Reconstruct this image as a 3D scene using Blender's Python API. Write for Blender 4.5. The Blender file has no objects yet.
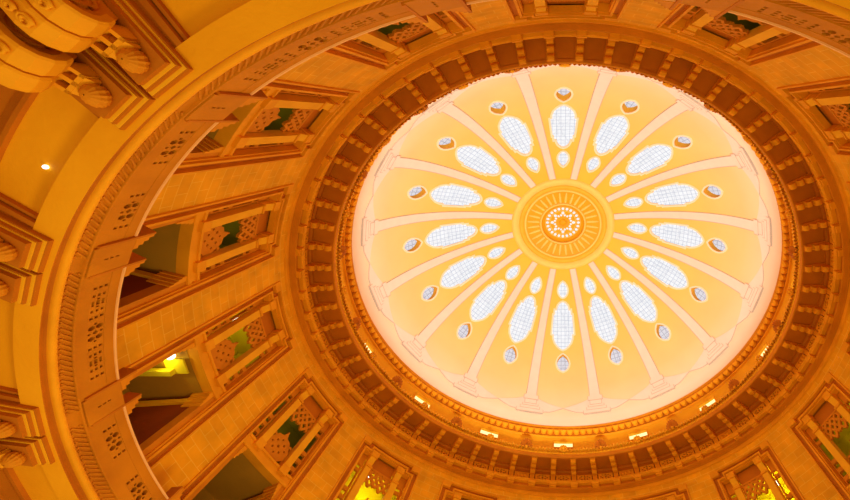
import bpy, bmesh, math, random
from math import sin, cos, pi, radians, degrees, sqrt, atan2
from mathutils import Vector, Matrix
from mathutils.geometry import delaunay_2d_cdt
random.seed(7)
SC = bpy.context.scene
COL = SC.collection
# ------------------------------------------------------------------ frame of the hall
# The rotunda is slightly elliptical in plan (STRETCH along x).  Geometry is written in cylindrical
# coordinates (azimuth, radius, height) about the hall's vertical axis; one unit = UNIT metres.
UNIT, EYE, STRETCH = 2.4, 1.6, 1.09304
def W(x, y, h):
    return Vector((-x*STRETCH*UNIT, y*UNIT, h*UNIT + EYE))
def P(th, r, h):
    a = radians(th)
    return W(r*cos(a), r*sin(a), h)
HC, RD = 7.22, 4.12
def D(az, ph, up=0.0):            # a point of the dome: azimuth, angle from the zenith, offset outward
    r = (RD + up)
    return P(az, r*sin(radians(ph)), HC + r*cos(radians(ph)))
# ------------------------------------------------------------------ camera
CAMQ = dict(x=-0.05527, y=3.02465, f=371.569, rx=-0.33158, ry=0.02441, rz=-0.00101, pp=552.087)
def rot(rx, ry, rz):
    return Matrix.Rotation(rz, 3, 'Z') @ Matrix.Rotation(ry, 3, 'Y') @ Matrix.Rotation(rx, 3, 'X')
CR = rot(CAMQ['rx'], CAMQ['ry'], CAMQ['rz'])
def make_camera():
    cd = bpy.data.cameras.new('camera'); co = bpy.data.objects.new('camera', cd); COL.objects.link(co)
    flip = lambda v: Vector((-v[0], v[1], v[2]))
    right, up, fwd = flip(CR[0]), flip(CR[1]), flip(CR[2])
    m = Matrix((right, up, -fwd)).transposed().to_4x4()
    m.translation = Vector((-CAMQ['x']*UNIT, CAMQ['y']*UNIT, EYE))
    co.matrix_world = m
    cd.sensor_fit = 'HORIZONTAL'; cd.sensor_width = 36
    cd.lens = CAMQ['f']/850*36
    cd.shift_x = (425 - CAMQ['pp'])/850
    cd.clip_start = 0.05; cd.clip_end = 500
    SC.camera = co
    return co
CAM = make_camera()
CAMI = CAM.matrix_world.inverted()
def pix(p):
    c = CAMI @ p
    if c.z > -0.05: return None
    return (CAMQ['pp'] + CAMQ['f']*c.x/-c.z, 250 - CAMQ['f']*c.y/-c.z)
def in_view(pts, m=4):
    for p in pts:
        s = pix(p)
        if s and -m < s[0] < 850+m and -m < s[1] < 500+m: return True
    return False
# ------------------------------------------------------------------ materials
def lin(c):
    return tuple(((v/12.92) if v <= .04045 else ((v+.055)/1.055)**2.4) for v in c)
def S(r, g, b):
    return lin((r/255, g/255, b/255)) + (1,)
def new_mat(name):
    m = bpy.data.materials.new(name); m.use_nodes = True
    n = m.node_tree; n.nodes.clear()
    out = n.nodes.new('ShaderNodeOutputMaterial')
    return m, n.nodes, n.links, out
def stone(name, c1, c2, scale=1.2, rough=0.75, bump=0.25, fine=9.0):
    m, N, L, out = new_mat(name)
    b = N.new('ShaderNodeBsdfPrincipled'); b.inputs['Roughness'].default_value = rough
    b.inputs['Specular IOR Level'].default_value = 0.25
    tc = N.new('ShaderNodeTexCoord')
    n1 = N.new('ShaderNodeTexNoise'); n1.inputs['Scale'].default_value = scale; n1.inputs['Detail'].default_value = 5
    n2 = N.new('ShaderNodeTexNoise'); n2.inputs['Scale'].default_value = fine; n2.inputs['Detail'].default_value = 4
    L.new(tc.outputs['Object'], n1.inputs['Vector']); L.new(tc.outputs['Object'], n2.inputs['Vector'])
    r = N.new('ShaderNodeMix'); r.data_type = 'RGBA'
    mr = N.new('ShaderNodeMapRange'); mr.inputs['From Min'].default_value = .3; mr.inputs['From Max'].default_value = .7
    L.new(n1.outputs['Fac'], mr.inputs['Value']); L.new(mr.outputs['Result'], r.inputs['Factor'])
    r.inputs['A'].default_value = c1; r.inputs['B'].default_value = c2
    L.new(r.outputs['Result'], b.inputs['Base Color'])
    bp = N.new('ShaderNodeBump'); bp.inputs['Strength'].default_value = bump; bp.inputs['Distance'].default_value = 0.03
    L.new(n2.outputs['Fac'], bp.inputs['Height']); L.new(bp.outputs['Normal'], b.inputs['Normal'])
    L.new(b.outputs['BSDF'], out.inputs['Surface'])
    return m
def masonry(name, c1, c2, mortar, bw=0.25, bh=0.125):
    m, N, L, out = new_mat(name)
    b = N.new('ShaderNodeBsdfPrincipled'); b.inputs['Roughness'].default_value = .75
    b.inputs['Specular IOR Level'].default_value = 0.25
    uv = N.new('ShaderNodeUVMap'); uv.uv_map = 'UVMap'
    br = N.new('ShaderNodeTexBrick')
    br.inputs['Scale'].default_value = 1; br.inputs['Brick Width'].default_value = bw; br.inputs['Row Height'].default_value = bh
    br.inputs['Mortar Size'].default_value = .0042; br.inputs['Mortar Smooth'].default_value = .3
    br.inputs['Color1'].default_value = c1; br.inputs['Color2'].default_value = c2; br.inputs['Mortar'].default_value = mortar
    L.new(uv.outputs['UV'], br.inputs['Vector'])
    tc = N.new('ShaderNodeTexCoord')
    n1 = N.new('ShaderNodeTexNoise'); n1.inputs['Scale'].default_value = 1.5; n1.inputs['Detail'].default_value = 6
    L.new(tc.outputs['Object'], n1.inputs['Vector'])
    mr = N.new('ShaderNodeMapRange'); mr.inputs['From Min'].default_value = .25; mr.inputs['From Max'].default_value = .75
    mr.inputs['To Min'].default_value = .78; mr.inputs['To Max'].default_value = 1.12
    L.new(n1.outputs['Fac'], mr.inputs['Value'])
    mul = N.new('ShaderNodeVectorMath'); mul.operation = 'SCALE'
    L.new(br.outputs['Color'], mul.inputs[0]); L.new(mr.outputs['Result'], mul.inputs['Scale'])
    L.new(mul.outputs['Vector'], b.inputs['Base Color'])
    bp = N.new('ShaderNodeBump'); bp.inputs['Strength'].default_value = .3; bp.inputs['Distance'].default_value = .02; bp.invert = True
    L.new(br.outputs['Fac'], bp.inputs['Height']); L.new(bp.outputs['Normal'], b.inputs['Normal'])
    L.new(b.outputs['BSDF'], out.inputs['Surface'])
    return m
def plain(name, c, rough=.7, var=.06, scale=2.0):
    return stone(name, tuple(min(1, v*(1-var)) for v in c[:3])+(1,), tuple(min(1, v*(1+var)) for v in c[:3])+(1,), scale, rough, 0.06)
def glow(name, c, strength):
    m, N, L, out = new_mat(name)
    e = N.new('ShaderNodeEmission'); e.inputs['Color'].default_value = c; e.inputs['Strength'].default_value = strength
    nz = N.new('ShaderNodeTexNoise'); nz.inputs['Scale'].default_value = 3
    mr = N.new('ShaderNodeMapRange'); mr.inputs['To Min'].default_value = strength*.9; mr.inputs['To Max'].default_value = strength*1.1
    L.new(nz.outputs['Fac'], mr.inputs['Value']); L.new(mr.outputs['Result'], e.inputs['Strength'])
    L.new(e.outputs['Emission'], out.inputs['Surface'])
    return m
def leaded_glass(name, glass, lead, strength):
    """frosted pane lit by daylight from behind, leaded into small quarries"""
    m, N, L, out = new_mat(name)
    uv = N.new('ShaderNodeUVMap'); uv.uv_map = 'UVMap'
    br = N.new('ShaderNodeTexBrick'); br.offset = 0.0
    br.inputs['Scale'].default_value = 1; br.inputs['Brick Width'].default_value = .105; br.inputs['Row Height'].default_value = .115
    br.inputs['Mortar Size'].default_value = .006; br.inputs['Mortar Smooth'].default_value = .4
    br.inputs['Color1'].default_value = glass
    br.inputs['Color2'].default_value = tuple(v*.93 for v in glass[:3])+(1,)
    br.inputs['Mortar'].default_value = lead
    L.new(uv.outputs['UV'], br.inputs['Vector'])
    vo = N.new('ShaderNodeTexVoronoi'); vo.feature = 'DISTANCE_TO_EDGE'; vo.inputs['Scale'].default_value = 4.5
    L.new(uv.outputs['UV'], vo.inputs['Vector'])
    lt = N.new('ShaderNodeMath'); lt.operation = 'LESS_THAN'; lt.inputs[1].default_value = .035
    L.new(vo.outputs['Distance'], lt.inputs[0])
    mx = N.new('ShaderNodeMix'); mx.data_type = 'RGBA'
    ml = N.new('ShaderNodeMath'); ml.operation = 'MULTIPLY'; ml.inputs[1].default_value = .3
    L.new(lt.outputs[0], ml.inputs[0]); L.new(ml.outputs[0], mx.inputs['Factor'])
    L.new(br.outputs['Color'], mx.inputs['A']); mx.inputs['B'].default_value = lead
    e = N.new('ShaderNodeEmission'); e.inputs['Strength'].default_value = strength
    L.new(mx.outputs['Result'], e.inputs['Color'])
    g = N.new('ShaderNodeBsdfGlossy'); g.inputs['Roughness'].default_value = .3
    ms = N.new('ShaderNodeMixShader'); ms.inputs['Fac'].default_value = .06
    L.new(e.outputs[0], ms.inputs[1]); L.new(g.outputs[0], ms.inputs[2])
    L.new(ms.outputs[0], out.inputs['Surface'])
    return m
def dome_lit_paint():
    m, N, L, out = new_mat('dome_limewash_lit')
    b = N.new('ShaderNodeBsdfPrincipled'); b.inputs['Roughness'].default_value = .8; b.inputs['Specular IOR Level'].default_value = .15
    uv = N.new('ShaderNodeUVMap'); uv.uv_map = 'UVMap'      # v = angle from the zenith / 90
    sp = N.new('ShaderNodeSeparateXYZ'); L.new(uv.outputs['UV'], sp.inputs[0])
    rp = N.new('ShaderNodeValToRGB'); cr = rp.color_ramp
    cr.elements[0].position = .2; cr.elements[0].color = DOME_LIT_C[0]
    cr.elements[1].position = .95; cr.elements[1].color = DOME_LIT_C[-1]
    for pos, c in zip((.4, .62, .8, .9), DOME_LIT_C[1:-1]):
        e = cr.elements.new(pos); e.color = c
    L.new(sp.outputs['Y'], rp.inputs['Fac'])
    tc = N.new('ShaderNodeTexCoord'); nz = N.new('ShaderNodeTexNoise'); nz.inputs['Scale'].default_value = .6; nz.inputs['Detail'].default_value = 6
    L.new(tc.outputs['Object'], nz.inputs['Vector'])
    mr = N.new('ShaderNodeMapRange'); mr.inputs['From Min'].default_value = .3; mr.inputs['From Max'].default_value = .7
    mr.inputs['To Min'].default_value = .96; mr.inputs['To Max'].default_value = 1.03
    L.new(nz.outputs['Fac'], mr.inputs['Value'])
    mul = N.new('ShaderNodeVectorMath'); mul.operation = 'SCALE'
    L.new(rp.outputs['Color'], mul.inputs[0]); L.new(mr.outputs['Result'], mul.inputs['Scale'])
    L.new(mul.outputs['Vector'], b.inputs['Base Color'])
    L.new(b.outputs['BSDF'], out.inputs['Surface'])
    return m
DOME_LIT_C = [(.90,.52,.05,1), (.90,.535,.09,1), (.90,.555,.15,1), (.90,.575,.25,1), (.89,.63,.39,1), (.89,.69,.52,1)]  # amber-to-peach ramp: light mixing put into the paint colour
M = {}
M['stone'] = stone('golden_sandstone', (.76,.325,.003,1), (.92,.42,.006,1))
M['stone_warm'] = stone('amber_sandstone', (.60,.215,.002,1), (.74,.285,.004,1))
M['stone_deep'] = stone('deep_amber_shade_sandstone', (.48,.145,.002,1), (.60,.20,.003,1))  # darker stone copy; shade of coves and undersides put into colour
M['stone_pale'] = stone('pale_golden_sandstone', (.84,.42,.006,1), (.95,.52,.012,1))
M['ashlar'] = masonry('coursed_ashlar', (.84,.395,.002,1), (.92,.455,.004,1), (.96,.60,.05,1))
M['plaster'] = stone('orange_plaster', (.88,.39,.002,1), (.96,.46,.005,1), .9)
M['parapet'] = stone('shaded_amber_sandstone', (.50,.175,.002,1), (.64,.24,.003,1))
M['paint'] = dome_lit_paint()
M['rib'] = plain('rose_cream_paint', (.85,.65,.54,1), .8, .03)
M['lip'] = plain('pale_edge', (.90,.52,.20,1), .7, .05)  # paler colour for the thin parapet edge
M['rib_edge'] = plain('grey_tan_shade_line', (.52,.42,.32,1), .8, .03)  # edge shading of ribs and plinths put into grey-tan colour
M['halo'] = plain('pale_peach_paint', (.93,.73,.50,1), .8, .03)
M['tube'] = plain('ochre_reveal', (.78,.40,.03,1), .8, .08)
M['boss'] = plain('gilded_yellow', (.86,.45,.03,1), .6, .05)
M['boss_deep'] = plain('deep_gilded_yellow', (.74,.37,.004,1), .6, .05)
M['boss_pale'] = plain('pale_gilded_yellow', (.92,.60,.14,1), .6, .04)
M['bead'] = glow('white_glass_bead', (1,.98,.92,1), .95)
M['glass'] = leaded_glass('leaded_frosted_glass', (.95,.97,1.0,1), (.50,.54,.64,1), 1.05)
M['glass_dim'] = leaded_glass('leaded_dim_glass', (.86,.84,.90,1), (.38,.35,.42,1), .95)
M['olive'] = stone('unlit_olive_plaster', (.26,.20,.008,1), (.34,.25,.012,1), .8)
M['lime'] = stone('lit_lime_plaster', (.72,.60,.01,1), (.80,.68,.02,1), .8)  # lit copy of the olive plaster, light put into its colour
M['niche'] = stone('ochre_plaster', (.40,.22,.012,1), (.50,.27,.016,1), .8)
M['maroon'] = stone('shade_red_stone', (.22,.035,.004,1), (.30,.05,.005,1), .9)
M['slot'] = glow('cove_light_diffuser', (1,.86,.35,1), 1.5)
M['lamp'] = glow('lamp_globe', (1,.97,.62,1), 3.0)
M['warmlamp'] = glow('lamp_globe_white', (1,.93,.75,1), 3.0)
# ------------------------------------------------------------------ mesh helpers
class MB:
    """collects vertices given in hall coordinates and links them as ONE mesh object"""
    def __init__(s): s.v = []; s.uv = []; s.f = []; s.smooth = []
    def add(s, p, uv=(0, 0)):
        s.v.append(p); s.uv.append(uv); return len(s.v)-1
    def c(s, th, r, h): return s.add(P(th, r, h), (radians(th)*4.3, h))
    def face(s, idx, smooth=False): s.f.append(tuple(idx)); s.smooth.append(smooth)
    def rev(s, prof, t0=0, t1=360, n=192, closed=False, smooth=False):
        """sweep a (radius, height) profile round the axis"""
        full = abs(t1-t0) >= 360
        cols = n if full else n+1
        ids = [[s.c(t0+(t1-t0)*i/n, r, h) for r, h in prof] for i in range(cols)]
        k = len(prof)
        for i in range(n):
            a, b = ids[i], ids[(i+1) % cols]
            for j in range(k if closed else k-1):
                s.face((a[j], b[j], b[(j+1) % k], a[(j+1) % k]), smooth)
        if not full and closed:
            s.face(ids[0]); s.face(ids[-1][::-1])
    def cbox(s, t0, t1, r0, r1, h0, h1, n=2):
        s.rev([(r0, h0), (r1, h0), (r1, h1), (r0, h1)], t0, t1, n, True)
    def plate(s, outer, holes, r0, r1, tc=0.0, step=1.6, back=True):
        """flat pattern in (degrees, height) with holes, bent onto the wall between radii r0 and r1"""
        def dens(poly):
            o = []
            for i, p in enumerate(poly):
                q = poly[(i+1) % len(poly)]
                n = max(1, int(abs(q[0]-p[0])/step))
                o += [(p[0]+(q[0]-p[0])*k/n, p[1]+(q[1]-p[1])*k/n) for k in range(n)]
            return o
        loops = [dens(outer)] + [dens(h) for h in holes]
        SCL = .075
        vs, es, src = [], [], []
        for lp in loops:
            b = len(vs)
            vs += [Vector((p[0]*SCL, p[1])) for p in lp]
            es += [(b+i, b+(i+1) % len(lp)) for i in range(len(lp))]
        ov, oe, of, _, _, _ = delaunay_2d_cdt(vs, es, [], 0, 1e-6)
        tri = []
        for f in of:
            cx = sum(ov[i][0] for i in f)/len(f)/SCL; cy = sum(ov[i][1] for i in f)/len(f)
            if inside(cx, cy, loops[0]) and not any(inside(cx, cy, h) for h in loops[1:]): tri.append(f)
        A = [s.c(tc+p[0]/SCL, r0, p[1]) for p in ov]
        for f in tri: s.face([A[i] for i in f])
        if back:
            B = [s.c(tc+p[0]/SCL, r1, p[1]) for p in ov]
            for f in tri: s.face([B[i] for i in reversed(f)])
        for lp in loops:
            a = [s.c(tc+p[0], r0, p[1]) for p in lp]; b = [s.c(tc+p[0], r1, p[1]) for p in lp]
            for i in range(len(lp)):
                j = (i+1) % len(lp); s.face((a[i], a[j], b[j], b[i]))
    def bar(s, p, q, w, r0, r1, tc=0.0):
        """straight bar in the wall plane from p to q (degrees, height)"""
        dx, dy = (q[0]-p[0])*.075, q[1]-p[1]; l = sqrt(dx*dx+dy*dy); nx, ny = -dy/l*w/2/.075, dx/l*w/2
        c = [(p[0]+nx, p[1]+ny), (q[0]+nx, q[1]+ny), (q[0]-nx, q[1]-ny), (p[0]-nx, p[1]-ny)]
        a = [s.c(tc+x, r0, y) for x, y in c]; b = [s.c(tc+x, r1, y) for x, y in c]
        s.face(a); s.face(b[::-1])
        for i in range(4):
            j = (i+1) % 4; s.face((a[i], a[j], b[j], b[i]))
    # local frame at azimuth th0: t along the tangent, r outward, h up
    def l(s, th0, t, r, h):
        a = radians(th0)
        return s.add(W(r*cos(a)-t*sin(a), r*sin(a)+t*cos(a), h), (t, h))
    def prism(s, th0, prof, t0, t1, smooth=False):
        a = [s.l(th0, t0, r, h) for r, h in prof]; b = [s.l(th0, t1, r, h) for r, h in prof]
        s.face(a); s.face(b[::-1])
        for i in range(len(prof)):
            j = (i+1) % len(prof); s.face((a[i], a[j], b[j], b[i]), smooth)
    def lbox(s, th0, t0, t1, r0, r1, h0, h1):
        s.prism(th0, [(r0, h0), (r1, h0), (r1, h1), (r0, h1)], t0, t1)
    def tube(s, th0, pts, rad, n=8):
        """round bar through local points (t, r, h); rad a number or one per point"""
        rings = []
        R = rad if isinstance(rad, (list, tuple)) else [rad]*len(pts)
        for i, p in enumerate(pts):
            d = Vector(pts[min(i+1, len(pts)-1)]) - Vector(pts[max(i-1, 0)])
            d.normalize()
            u = d.cross(Vector((0, 0, 1)))
            if u.length < .01: u = d.cross(Vector((0, 1, 0)))
            u.normalize(); w = d.cross(u)
            rings.append([s.l(th0, *(Vector(p)+u*(R[i]*cos(2*pi*k/n))+w*(R[i]*sin(2*pi*k/n)))) for k in range(n)])
        for a, b in zip(rings, rings[1:]):
            for k in range(n): s.face((a[k], a[(k+1) % n], b[(k+1) % n], b[k]), True)
        s.face(rings[0]); s.face(rings[-1][::-1])
    def ball(s, fn, nu=10, nv=6, sx=1, sy=1, sz=1):
        """ellipsoid; fn maps local (x, y, z) to a vertex id"""
        rows = []
        for j in range(nv+1):
            b = -pi/2 + pi*j/nv
            rows.append([fn(sx*cos(b)*cos(2*pi*i/nu), sy*cos(b)*sin(2*pi*i/nu), sz*sin(b)) for i in range(nu)])
        for a, b in zip(rows, rows[1:]):
            for i in range(nu): s.face((a[i], a[(i+1) % nu], b[(i+1) % nu], b[i]), True)
    def build(s, name, mat, parent=None, base=None):
        me = bpy.data.meshes.new(name)
        o = bpy.data.objects.new(name, me)
        org = Vector((0, 0, 0))
        if parent is not None: org = parent.location.copy() if parent.parent is None else parent['_org'].copy() if False else ORG[parent]
        elif base is not None: org = base
        elif s.v:
            lo = [min(v[i] for v in s.v) for i in range(3)]; hi = [max(v[i] for v in s.v) for i in range(3)]
            org = Vector(((lo[0]+hi[0])/2, (lo[1]+hi[1])/2, lo[2]))
        me.from_pydata([v-org for v in s.v], [], s.f)
        uvl = me.uv_layers.new(name='UVMap')
        li = [0]*len(me.loops); me.loops.foreach_get('vertex_index', li)
        flat = []
        for i in li: flat += s.uv[i]
        uvl.data.foreach_set('uv', flat)
        me.polygons.foreach_set('use_smooth', s.smooth)
        bm = bmesh.new(); bm.from_mesh(me)
        bmesh.ops.recalc_face_normals(bm, faces=bm.faces[:]); bm.to_mesh(me); bm.free()
        me.materials.append(mat)
        COL.objects.link(o)
        if parent is not None: o.parent = parent
        else: o.location = org
        ORG[o] = org
        return o
ORG = {}
def inside(x, y, poly):
    c = False; j = len(poly)-1
    for i in range(len(poly)):
        xi, yi = poly[i]; xj, yj = poly[j]
        if (yi > y) != (yj > y) and x < (xj-xi)*(y-yi)/(yj-yi)+xi: c = not c
        j = i
    return c
def tag(o, label=None, cat=None, group=None, kind=None):
    if label: o['label'] = label
    if cat: o['category'] = cat
    if group: o['group'] = group
    if kind: o['kind'] = kind
    return o
def thing(name, base, label, cat, group=None, kind=None):
    o = bpy.data.objects.new(name, None); COL.objects.link(o); o.location = base; o.empty_display_size = .1
    ORG[o] = base.copy()
    return tag(o, label, cat, group, kind)
ORD = ['first','second','third','fourth','fifth','sixth','seventh','eighth','ninth','tenth','eleventh','twelfth','thirteenth','fourteenth','fifteenth','sixteenth']
def nth(k):
    n = k
    if n <= 16: return ORD[n-1]
    suf = 'th' if 10 < n % 100 < 14 else {1:'st',2:'nd',3:'rd'}.get(n % 10, 'th')
    return f'{n}{suf}'
def az_of(k, n=16, off=0.0):      # k counts clockwise in the picture from the top
    return 90 - 360/n*k - off
def clock(k, noun):
    if k == 0: return f'topmost {noun} in the ring'
    if k == 8: return f'lowest {noun} in the ring'
    if k < 8: return f'{nth(k)} {noun} clockwise from topmost'
    return f'{nth(16-k)} {noun} anticlockwise from topmost'
def half(k, noun):                # items half a step clockwise of the top, k = 0..15
    return f'{nth(k+1)} {noun} clockwise from top centre' if k < 8 else f'{nth(16-k)} {noun} anticlockwise from top centre'
# ------------------------------------------------------------------ the dome
def mirror(prof):                 # (half width in arc units, phi) -> closed outline in (t, phi)
    return [(w, p) for w, p in prof] + [(-w, p) for w, p in reversed(prof) if w > 0]
LANCET = mirror([(0,35.0),(.065,35.4),(.125,36.4),(.16,37.7),(.168,38.7),(.222,38.7),(.232,40.6),(.262,40.7),(.285,44.5),(.305,49.3),(.258,49.5),(.256,51.2),(.215,53),(.14,54.5),(.065,55.5),(0,55.9)])
EYE_O = mirror([(0,57.9),(.05,58.4),(.105,59.3),(.145,60.5),(.162,61.8),(.15,63.0),(.115,64.1),(.06,64.9),(0,65.3)])
DROP = mirror([(0,26.2),(.045,26.7),(.09,27.7),(.127,29.1),(.135,30.2),(.118,31.4),(.08,32.3),(.04,32.9),(0,33.1)])
def t2az(t, ph): return degrees(t/(RD*sin(radians(ph))))
def grow(loop, d):
    """offset an outline in the (arc, phi) plane outward by d"""
    k = RD*pi/180
    pts = [Vector((t, p*k)) for t, p in loop]; n = len(pts); out = []
    area = sum(pts[i].x*pts[(i+1) % n].y-pts[(i+1) % n].x*pts[i].y for i in range(n))
    sg = 1 if area > 0 else -1
    for i in range(n):
        a, b, c = pts[i-1], pts[i], pts[(i+1) % n]
        e1 = (b-a).normalized(); e2 = (c-b).normalized()
        n1 = Vector((e1.y, -e1.x))*sg; n2 = Vector((e2.y, -e2.x))*sg
        m = n1+n2
        if m.length < .2: m = n1
        m.normalize(); m = m*(d/max(.55, m.dot(n1)))
        q = b+m; out.append((q.x, q.y/k))
    return out
def holes_of_sector():
    return [LANCET, EYE_O, DROP]
def build_dome():
    mb = MB()
    hs = [[(t2az(t, p), p) for t, p in lp] for lp in holes_of_sector()]
    A0, PH0, PH1 = 11.25, 20.2, 90.6
    vs, es = [], []
    na = 10; rows = 34
    bnd = []
    phs = [PH0+(PH1-PH0)*i/rows for i in range(rows+1)]
    azs = [-A0+2*A0*i/na for i in range(na+1)]
    bnd += [(a, PH0) for a in azs] + [(A0, p) for p in phs[1:]] + [(a, PH1) for a in reversed(azs[:-1])] + [(-A0, p) for p in reversed(phs[1:-1])]
    for lp in [bnd]+hs:
        b = len(vs); vs += [Vector((a*1.0, p)) for a, p in lp]; es += [(b+i, b+(i+1) % len(lp)) for i in range(len(lp))]
    for a in azs[1:-1]:
        for p in phs[1:-1]:
            if not any(inside(a, p, h) for h in hs): vs.append(Vector((a, p)))
    ov, oe, of, _, _, _ = delaunay_2d_cdt(vs, es, [], 0, 1e-5)
    tri = [f for f in of if not any(inside(sum(ov[i][0] for i in f)/3, sum(ov[i][1] for i in f)/3, h) for h in hs)]
    for k in range(16):
        c = az_of(k)
        ids = [mb.add(D(c+p[0], p[1]), (c/90, p[1]/90)) for p in ov]
        for f in tri: mb.face([ids[i] for i in f], True)
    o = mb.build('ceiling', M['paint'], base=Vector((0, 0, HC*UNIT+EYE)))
    bm = bmesh.new(); bm.from_mesh(o.data); bmesh.ops.remove_doubles(bm, verts=bm.verts[:], dist=.004)
    bm.to_mesh(o.data); bm.free()
    tag(o, 'dome shell, mixed light painted in from yellow to peach, with sixteen ribbed sectors', 'dome ceiling', kind='structure')
build_dome()
def skylight(k, loop, depth, frame_w, label, noun, mat, group, name):
    c = az_of(k)
    cen = sum(p for _, p in loop)/len(loop)
    t = thing(name, D(c, cen), label, 'skylight', group)
    g = MB()                                             # pane at the outer end of the opening
    k1 = RD*pi/180
    ids = [g.add(D(c+t2az(x, p), p, depth), (x+2.0425, (p-cen)*k1+3.0)) for x, p in loop]
    ctr = g.add(D(c, cen, depth), (2.0425, 3.0))
    for i in range(len(ids)): g.face((ids[i], ids[(i+1) % len(ids)], ctr))
    g.build('pane', mat, t)
    rv = MB()
    a = [rv.add(D(c+t2az(x, p), p, -.004)) for x, p in loop]; b = [rv.add(D(c+t2az(x, p), p, depth)) for x, p in loop]
    for i in range(len(a)): rv.face((a[i], a[(i+1) % len(a)], b[(i+1) % len(a)], b[i]))
    rv.build('reveal', M['tube'] if depth > .1 else M['halo'], t)
    fr = MB(); big = grow(loop, frame_w)
    a = [fr.add(D(c+t2az(x, p), p, -.016)) for x, p in loop]; b = [fr.add(D(c+t2az(x, p), p, -.016)) for x, p in big]
    d = [fr.add(D(c+t2az(x, p), p, .004)) for x, p in big]; e = [fr.add(D(c+t2az(x, p), p, .004)) for x, p in loop]
    n = len(a)
    for i in range(n):
        j = (i+1) % n
        fr.face((a[i], a[j], b[j], b[i])); fr.face((b[i], b[j], d[j], d[i])); fr.face((e[i], e[j], a[j], a[i]))
    fr.build('surround', M['halo'], t)
for k in range(16):
    skylight(k, LANCET, .045, .047, 'large leaded lancet skylight in the dome, ' + clock(k, 'lancet'), 'lancet', M['glass'], 'large lancet skylights of the dome', 'lancet_skylight')
    skylight(k, EYE_O, .15, .042, 'small deep-set eye-shaped skylight near the dome edge, ' + clock(k, 'eye'), 'eye', M['glass_dim'], 'eye-shaped skylights near the dome edge', 'eye_skylight')
    skylight(k, DROP, .035, .045, 'small teardrop skylight beside the central boss, ' + clock(k, 'teardrop'), 'teardrop', M['glass'], 'teardrop skylights round the central boss', 'teardrop_skylight')
# ribs with stepped feet and spreading webs
def strip(mb, az, prof, up0, up1, nsub=1):
    """raised band on the dome: prof = list of (half width arc, phi)"""
    rows = []
    for w, p in prof:
        rows.append([mb.add(D(az-t2az(w, p), p, -up0)), mb.add(D(az-t2az(w, p), p, -up1)), mb.add(D(az+t2az(w, p), p, -up1)), mb.add(D(az+t2az(w, p), p, -up0))])
    for a, b in zip(rows, rows[1:]):
        for j in range(3): mb.face((a[j], a[j+1], b[j+1], b[j]))
    mb.face(rows[0]); mb.face(rows[-1][::-1])
def rib_w(p): return .082 + (p-20)/60*.045
for k in range(16):
    az = az_of(k) - 11.25
    t = thing('dome_rib', D(az, 82), 'rose-cream raised rib with stepped foot on the dome, ' + half(k, 'rib'), 'rib', 'sixteen ribs of the dome')
    a = MB(); strip(a, az, [(rib_w(p), p) for p in [20.75+i*2.88 for i in range(21)]], -.003, .016); a.build('shaft', M['rib'], t)
    e = MB()
    for sgn in (-1, 1):
        rows = []
        for i in range(21):
            p = 20.75+i*2.77; w = rib_w(p)
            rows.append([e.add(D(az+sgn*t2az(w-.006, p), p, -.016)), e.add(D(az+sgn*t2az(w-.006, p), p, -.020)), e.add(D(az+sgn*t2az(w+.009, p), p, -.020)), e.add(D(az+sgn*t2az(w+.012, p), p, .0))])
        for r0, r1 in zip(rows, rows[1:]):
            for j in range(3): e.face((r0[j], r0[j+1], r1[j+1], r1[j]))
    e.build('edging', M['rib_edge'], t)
    f = MB()
    strip(f, az, [(.175, 76.6), (.175, 78.6)], -.003, .018)
    strip(f, az, [(.14, 78.6), (.14, 80.4)], -.003, .026)
    strip(f, az, [(.19, 80.4), (.19, 81.4)], -.003, .022)
    strip(f, az, [(.235, 81.4), (.235, 82.6)], -.003, .028)
    strip(f, az, [(.32, 82.6), (.32, 84.2)], -.003, .02)
    f.build('plinth', M['rib'], t)
    w = MB()
    up = lambda x: 77.6 + 3.5*(min(1, max(0, (x-2.4)/8.8)))**.8
    lo = lambda x: 84.0 if x < 4.6 else 83.1 if x < 6.3 else 83.1-2.0*((x-6.3)/4.95)**1.1
    xs = [0, 1, 2.4, 3.4, 4.59, 4.61, 5.4, 6.29, 6.31, 7.5, 8.7, 9.9, 11.2]
    rows = []
    for x in [-v for v in reversed(xs)]+xs[1:]:
        u, d = up(abs(x)), max(lo(abs(x)), up(abs(x))+.05)
        rows.append([w.add(D(az+x, u, .002)), w.add(D(az+x, u, -.014)), w.add(D(az+x, d, -.014)), w.add(D(az+x, d, .002))])
    for r0, r1 in zip(rows, rows[1:]):
        for j in range(3): w.face((r0[j], r0[j+1], r1[j+1], r1[j]))
    w.build('web', M['rib'], t)
    ln = MB()                                               # grey lines painting in the shade under web and plinth steps
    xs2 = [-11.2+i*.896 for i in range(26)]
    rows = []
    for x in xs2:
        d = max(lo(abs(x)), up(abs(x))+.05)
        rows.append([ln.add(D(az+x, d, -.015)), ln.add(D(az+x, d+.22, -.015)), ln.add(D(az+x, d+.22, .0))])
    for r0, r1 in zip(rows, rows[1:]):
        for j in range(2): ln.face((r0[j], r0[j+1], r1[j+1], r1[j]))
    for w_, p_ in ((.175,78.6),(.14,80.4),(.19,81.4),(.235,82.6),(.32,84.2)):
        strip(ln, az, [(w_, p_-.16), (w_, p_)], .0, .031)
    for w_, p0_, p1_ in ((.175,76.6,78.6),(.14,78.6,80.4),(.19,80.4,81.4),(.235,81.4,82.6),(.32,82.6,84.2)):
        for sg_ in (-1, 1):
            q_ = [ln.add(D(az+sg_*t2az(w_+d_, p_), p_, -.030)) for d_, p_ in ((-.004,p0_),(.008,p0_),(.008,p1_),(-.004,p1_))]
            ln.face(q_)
    ln.build('shade_line', M['rib_edge'], t)
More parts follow.
